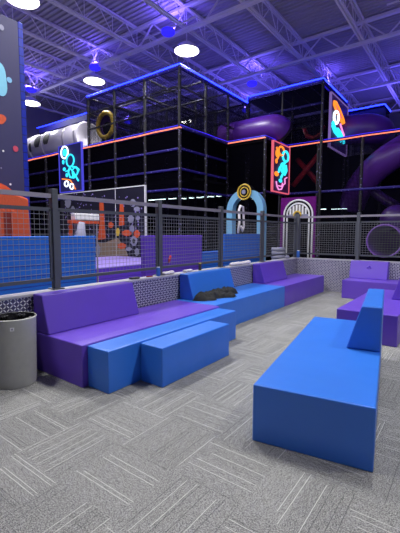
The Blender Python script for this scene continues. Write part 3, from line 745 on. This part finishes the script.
# middle sign
line, circ, disc = sign('neon_sign', 'pink-edged neon sign with cyan figure and orange shapes, middle of the frame', 'x', -6.53, 13.38, 14.88, 3.18, 5.06, 'neon_r', 'sb2', (-6.5, 14.1, 3.1))
circ('ring', .45, .86, .17, .09, .06, 'neon_o'); disc('spark', .22, .78, .10, .08, 'neon_o'); disc('spark', .18, .62, .06, .05, 'neon_o'); disc('spark', .2, .36, .12, .05, 'neon_o'); line('flame', [(.15, .9), (.3, .74), (.2, .66)], .05, 'neon_o')
circ('helmet', .72, .78, .18, .11, .07, 'neon_c'); line('body', [(.7, .66), (.55, .55), (.6, .42), (.45, .3)], .08, 'neon_c'); line('arm', [(.55, .6), (.36, .5), (.3, .4)], .07, 'neon_c')
line('leg', [(.75, .6), (.8, .48), (.68, .38)], .07, 'neon_c'); circ('pack', .56, .52, .14, .10, .05, 'neon_c'); disc('foot', .45, .24, .1, .04, 'neon_c')
line('trail', [(.84, .34), (.7, .3), (.72, .2), (.6, .16), (.5, .06), (.32, .04), (.22, .1), (.16, .2)], .045, 'neon_p'); line('trail', [(.3, .12), (.5, .12), (.56, .2)], .04, 'neon_p')
# upper right sign
line, circ, disc = sign('neon_sign', 'tilted-ring neon sign high at the right above the orange light line', 'x', -4.93, 15.12, 17.4, 4.98, 7.02, 'edge_dim', 'sb3', (-4.9, 16.3, 5.0))
sg3 = [o for o in COL.objects if o.name.startswith('neon_sign') and o.parent is None][-1]
def tubes(nm, pix, r, mat, closed=False): MB().tube([at(u, v, 'x', -4.84) for u, v in pix], r, 8, closed=closed).build(nm, M[mat], sg3, smooth=True)
tubes('saucer', [(334.2, 101.5), (335.8, 102), (339.5, 109.5), (343.2, 119), (344, 123), (342.6, 123.5), (339.2, 117), (335.8, 109), (334, 104)], .05, 'neon_o', True)
tubes('saucer_slot', [(336, 106), (338.6, 111.5), (341.6, 118)], .035, 'neon_r')
tubes('helmet', [(336.2+2.2*math.cos(2*PI*k/18), 117.5+6*math.sin(2*PI*k/18)) for k in range(18)], .055, 'neon_w', True)
tubes('body', [(332.5, 122), (334, 128), (337, 133), (340, 136.5), (342.5, 139)], .085, 'neon_c'); tubes('arm', [(332.3, 125), (334.5, 131), (338.5, 136), (341, 141)], .07, 'neon_c')
tubes('leg', [(337.5, 129), (340.5, 133), (343.5, 140), (343.5, 144)], .06, 'neon_c'); tubes('trail', [(340.3, 124), (342.4, 131), (344.6, 137)], .04, 'neon_p')

# ------------------------------------------------------------------ mural and table behind the fence
YM = 9.5
t = thing('painted_mural', 'framed dark mural with orange pillars, white figures and a tan mound', 'mural', (-11.5, YM, 0.5))
A, B = at(60, 193.5, 'y', YM), at(144.5, 187.5, 'y', YM); zb = at(144, 261, 'y', YM).z
MB().box(A.x, B.x, YM, YM+0.06, zb, (A.z+B.z)/2).build('board', M['mural'], t)
zt3 = (A.z+B.z)/2; MB().box(A.x, B.x, YM, YM+0.06, 0, zb-0.001).build('plinth', M['black'], t); m = MB(); m.box(A.x, B.x+0.04, YM-0.02, YM+0.06, zt3, zt3+0.035).box(B.x, B.x+0.04, YM-0.02, YM+0.06, zb, zt3); q = at(115.5, 200, 'y', YM).x
m.box(q-0.01, q+0.01, YM-0.015, YM, zb, zt3).build('frame', M['white'], t)
def mpatch(nm, pix, mat, d=0.008):
    pr = [(at(u, v, 'y', YM).x, at(u, v, 'y', YM).z) for u, v in pix]; MB().prism(pr, 'y', YM-d, YM-d+0.006).build(nm, M[mat], t)
def mdisc(nm, u, v, ru, rv, mat, d=0.012): mpatch(nm, [(u+ru*math.cos(2*PI*k/16)*(1+.2*math.sin(3*k)), v+rv*math.sin(2*PI*k/16)) for k in range(16)], mat, d)
mpatch('mound', [(97, 258), (97, 242), (104, 243), (112, 240), (118, 238), (125, 248), (129, 258)], 'tan')
mpatch('orange_pillar', [(98, 240), (100, 220), (99.5, 201), (103.5, 200), (104.5, 220), (106, 239)], 'orange', .01)
mpatch('orange_pillar', [(119, 226), (120, 204), (123.5, 203), (124.5, 225)], 'orange', .01)
mpatch('orange_pillar', [(85, 222), (86, 218), (97, 219), (97, 223)], 'orange', .01)
for a in ((111, 225, 2.6, 3), (127, 233, 5, 3), (137, 234, 3, 4), (122, 246, 4, 3), (71, 230, 2, 9), (137, 262, 2, 2)): mdisc('orange_shape', *a, 'orange')
for a in ((133, 203, 3, 4), (137, 209, 3, 2.5), (131, 219, 3, 4), (138, 218, 2, 2.5), (132, 229, 2.4, 4), (134, 241, 3.4, 5), (129, 249, 3, 2), (137, 252, 2.2, 4), (68, 203, 3, 5), (73, 210, 2, 4), (98, 250, 2.5, 6)): mdisc('white_figure', *a, 'grey')
for a in ((134, 241, 1.6, 2.4), (132, 204, 1.2, 1.8)): mdisc('figure_visor', *a, 'darkgrey', .02)
for a in ((118, 232, 2, 4), ): mdisc('yellow_shape', *a, 'yellow')
m = MB()
for k in range(110):
    u, v = random.uniform(64, 143), random.uniform(193, 238); c = at(u, v, 'y', YM); r = random.uniform(.012, .028)
    m.box(c.x-r, c.x+r, YM-0.006, YM, c.z-r, c.z+r)
tag(m.build('stars', M['lav'], t), kind='stuff')
# high white-topped stand
xs = -7.0
a, b = at(75, 213, 'x', xs), at(99.5, 220.5, 'x', xs)
t = thing('white_stand', 'white-topped stand on thin legs behind the blue wall', 'stand', (xs, (a.y+b.y)/2, 0))
MB().box(xs-0.16, xs, a.y, b.y, b.z, a.z).build('top', M['white'], t, bevel=0.015)
MB().box(xs-0.15, xs-0.01, a.y-0.1, b.y, b.z-0.08, b.z-0.005).build('apron', M['orange'], t, bevel=0.01)
for y in (a.y+0.08, b.y-0.06):
    for x in (xs-0.13, xs-0.03): MB().tube([(x, y, 0), (x, y, b.z-0.08)], 0.018, 8).build('leg', M['rail'], t)
p = at(80, 236, 'x', -6.8)
o = MB().tube([(-6.8, p.y+0.0, 0.0), (-6.8, p.y, 1.35), (-6.8, p.y+0.05, 1.75)], [0.16, 0.14, 0.06], 16).build('white_sack', M['grey'], smooth=True)
tag(o, 'pale draped sack shape standing under the white-topped stand', 'sack')

# ------------------------------------------------------------------ pale blue arch with medallion, rope
YA = 11.15
def arch_prof(u0, u1, vtop, vleg, inset, y, n=20):
    l, r = at(u0, vleg, 'y', y), at(u1, vleg, 'y', y); top = at((u0+u1)/2, vtop, 'y', y).z
    cx = (l.x+r.x)/2; R = (r.x-l.x)/2; return cx, R, top
cx, R, top = arch_prof(226.5, 263, 189, 225, 0, YA)
t = thing('blue_arch', 'pale blue rounded archway with a yellow-ringed medallion on top', 'arch', (cx, YA, 0))
m = MB(); Wd = 0.235
bm = m.bm; outer, inner = [(cx-R, 0.0)], [(cx-R+Wd, 0.0)]
for k in range(25):
    a = PI-PI*k/24; outer.append((cx+R*math.cos(a), top-R+R*math.sin(a))); inner.append((cx+(R-Wd)*math.cos(a), top-R+(R-Wd)*math.sin(a)))
outer.append((cx+R, 0)); inner.append((cx+R-Wd, 0))
for i in range(len(outer)-1):
    o4 = [outer[i], outer[i+1], inner[i+1], inner[i]]
    F_ = [bm.verts.new((x, YA, z)) for x, z in o4]; K_ = [bm.verts.new((x, YA+0.25, z)) for x, z in o4]
    bm.faces.new(F_); bm.faces.new(K_[::-1])
    for q in ((0, 1), (2, 3)): bm.faces.new((F_[q[0]], F_[q[1]], K_[q[1]], K_[q[0]]))
bmesh.ops.remove_doubles(bm, verts=bm.verts, dist=1e-4)
m.build('arch_body', M['skyb'], t)
c = at(244.3, 192, 'y', YA-0.05); r = 0.25
med = MB().lathe([(r, YA-0.05), (r, YA+0.28)], (c.x, 0, c.z), 36, 'y').build('medallion', M['black'], t)
for rr, mt in ((r, 'yellow'), (r*0.62, 'yellow')):
    MB().tube([(c.x+rr*math.cos(2*PI*k/32), YA-0.06, c.z+rr*math.sin(2*PI*k/32)) for k in range(32)], 0.03 if rr == r else 0.022, 8, closed=True).build('medallion_ring', M[mt], med, smooth=True)
MB().lathe([(0.075, YA-0.09), (0.075, YA-0.04)], (c.x-0.01, 0, c.z), 20, 'y').build('medallion_hub', M['grey'], med)
# rope over the rail of the blue pad
def R3(u, v): p = at(u, v, 'x', XP+0.05); return (XP+0.05, p.y, p.z)
o = MB().tube([R3(238, 233), R3(239.5, 222), R3(239, 210), R3(240.5, 206), R3(243, 207), R3(243.5, 215), R3(244, 226), R3(242.5, 231), R3(241, 226)], 0.035, 8).build('white_rope', M['offwhite'], smooth=True)
tag(o, 'white rope loop hanging in front of the pale blue arch', 'rope')

# ------------------------------------------------------------------ striped door arch on magenta panel
YD = 11.8
t = thing('striped_doorway', 'magenta panel with a white-striped arched doorway right of the fence corner', 'doorway', (-4.8, YD, 0))
a, b = at(284, 200, 'y', YD), at(316, 194, 'y', YD); zt4 = (a.z+b.z)/2-0.0
cxd = at(298.3, 215, 'y', YD).x; Rd = (at(313, 215, 'y', YD).x-at(283.6, 215, 'y', YD).x)/2; topd = at(298, 199.5, 'y', YD).z
MB().box(at(281, 200, 'y', YD).x, b.x, YD, YD+0.08, 0, zt4+0.0).build('board', M['door'], t)
def archline(Rr, w, zoff, nm, mat, d=0.03):
    pts = [(cxd-Rr, YD-d, 0.05)]+[(cxd+Rr*math.cos(PI-PI*k/24), YD-d, topd-Rd+Rr*math.sin(PI-PI*k/24)) for k in range(25)]+[(cxd+Rr, YD-d, 0.05)]
    MB().tube(pts, w, 8).build(nm, M[mat], t, smooth=True)
pr = [(cxd-Rd, 0)]+[(cxd+Rd*math.cos(PI-PI*k/24), topd-Rd+Rd*math.sin(PI-PI*k/24)) for k in range(25)]+[(cxd+Rd, 0)]
MB().prism(pr, 'y', YD-0.02, YD-0.002).build('door_recess', M['black'], t)
archline(Rd-0.02, 0.028, 0, 'outer_arch', 'white'); archline(Rd-0.13, 0.028, 0, 'inner_arch', 'white')
Ri = Rd-0.16; zc4 = topd-Rd
for k in (-2.5, -1.5, -0.5, 0.5, 1.5, 2.5):
    x = cxd+k*0.105; h = math.sqrt(max(0, Ri*Ri-(k*0.105)**2))*0.97
    MB().box(x-0.03, x+0.03, YD-0.045, YD-0.022, zc4+0.02, zc4+h).build('fan_stripe', M['white'], t)
MB().box(cxd-Ri, cxd+Ri, YD-0.05, YD-0.02, zc4-0.05, zc4+0.02).build('lintel', M['grey'], t)
MB().tube([(cxd+0.11*math.cos(2*PI*k/24), YD-0.09, zc4+0.0+0.11*math.sin(2*PI*k/24)) for k in range(24)], 0.032, 8, closed=True).build('medallion_ring', M['yellow'], t, smooth=True)
MB().lathe([(0.08, YD-0.1), (0.08, YD-0.05)], (cxd, 0, zc4), 20, 'y').build('medallion', M['darkgrey'], t)
# grey stacked discs beyond the fence corner
c = at(278, 258, 'y', 10.8)
t = thing('disc_stack', 'stack of pale grey round discs behind the fence, left of the striped doorway', 'discs', (c.x, 10.8, 0))
for k in range(9): MB().lathe([(0.2-0.01*(k % 2), 0.12*k), (0.22-0.01*(k % 2), 0.12*k+0.05), (0.2, 0.12*k+0.11)], (c.x, 10.8, 0), 24).build('disc', M['grey'], t, smooth=True)

# ------------------------------------------------------------------ purple tubes and slides
def tubeway(name, label, pts, r, loc, collars=(), mat='slide', n=28):
    t = thing(name, label, 'slide', loc); P = []
    pts = [Vector(p) for p in pts]
    q = [pts[0]]+pts+[pts[-1]]
    for i in range(1, len(q)-2):
        for k in range(8):
            s = k/8; p0, p1, p2, p3 = q[i-1], q[i], q[i+1], q[i+2]
            P.append(0.5*((2*p1)+(p2-p0)*s+(2*p0-5*p1+4*p2-p3)*s*s+(3*p1-p0-3*p2+p3)*s**3))
    P.append(pts[-1])
    MB().tube(P, r, n).build('tube', M[mat], t, smooth=True)
    for c in collars:
        i = min(len(P)-2, int(c*(len(P)-1))); d = (P[i+1]-P[i]).normalized()
        MB().tube([P[i]-d*0.05, P[i]+d*0.05], r*1.07, n).build('collar', M['slided'], t)
    return t
a, b = at(228, 127, 'y', 14.0), at(278, 128, 'y', 14.0)
tubeway('tube_slide', 'dark purple tube lying behind the middle sign above the orange line', [(-9.2, 14.0, 5.75), (-7.8, 14.0, 5.75), (-6.95, 14.0, 5.75), (-6.65, 14.05, 5.70), (-6.55, 14.25, 5.6)], 0.52, (-7.8, 14, 5.3), (0.93,))
Y9 = 16.6
P_ = [at(u, v, 'y', y) for u, v, y in ((340, 131, 17.4), (352, 130, 17.4), (366, 129, 17.4), (375, 130, 17.6), (379, 132, 18.3), (380, 136, 19.2))]
tubeway('tube_slide', 'purple tube curving under the blue light line at upper right', P_, 0.62, tuple(P_[1]))
P_ = [at(u, v, 'y', y) for u, v, y in ((418, 140, 16.4), (400, 151, 16.2), (386, 160, 16.1), (371, 173, 16.3), (358, 190, 16.6), (352, 205, 17.0))]
tubeway('tube_slide', 'long purple tube slide slanting down behind the right of the frame', P_, 0.54, tuple(P_[2]), (0.14,))
P_ = [at(u, v, 'y', y) for u, v, y in ((362, 180, 16.9), (378, 195, 16.5), (396, 207, 16.0), (410, 220, 15.6))]
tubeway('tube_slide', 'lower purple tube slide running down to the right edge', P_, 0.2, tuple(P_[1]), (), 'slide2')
P_ = [at(u, v, 'y', y) for u, v, y in ((384, 216, 13.6), (393, 214, 13.4), (402, 217, 13.2))]
c = at(384, 241, 'y', 11.9); r = 0.47
t = thing('slide_exit', 'round purple slide mouth with a light rim behind the far fence', 'slide', (c.x, 11.9, 0))
MB().tube([(c.x+r*math.cos(2*PI*k/40), 11.9, c.z+r*math.sin(2*PI*k/40)) for k in range(40)], 0.022, 8, closed=True).build('rim', M['dimlav'], t, smooth=True)
m = MB(); m.capends = False; m.lathe([(r, 11.9), (r, 12.6), (r*0.9, 13.4), (r*0.55, 13.9), (0.0001, 14.0)], (c.x, 0, c.z), 40, 'y'); m.build('tube', M['slide'], t, smooth=True)
for dx in (-0.4, 0.4): MB().box(c.x+dx-0.04, c.x+dx+0.04, 12.2, 12.3, 0, c.z-0.3).build('leg', M['black'], t)
c = at(394, 216, 'y', 13.6)
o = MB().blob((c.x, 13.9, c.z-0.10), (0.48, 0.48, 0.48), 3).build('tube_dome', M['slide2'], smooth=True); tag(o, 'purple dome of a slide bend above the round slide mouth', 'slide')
# red crossed pads
t = thing('crossed_pads', 'two red padded rollers crossing in an X right of the middle sign', 'obstacle', tuple(at(305, 170, 'y', 15.6)))
for u0, v0, u1, v1, y in ((293, 186, 320, 153, 15.5), (297, 159, 319, 184, 15.85)):
    MB().tube([at(u0, v0, 'y', y), at(u1, v1, 'y', y)], 0.11, 14).build('roller', M['redbeam'], t, smooth=True)
# red curved pad higher up
P_ = [at(u, v, 'y', 16.4) for u, v in ((304, 128), (307, 136), (314, 138), (321, 134), (324, 126))]
o = MB().tube(P_, 0.09, 12).build('curved_pad', M['redbeam'], smooth=True); tag(o, 'dark red curved pad above the orange line near the top right sign', 'obstacle')
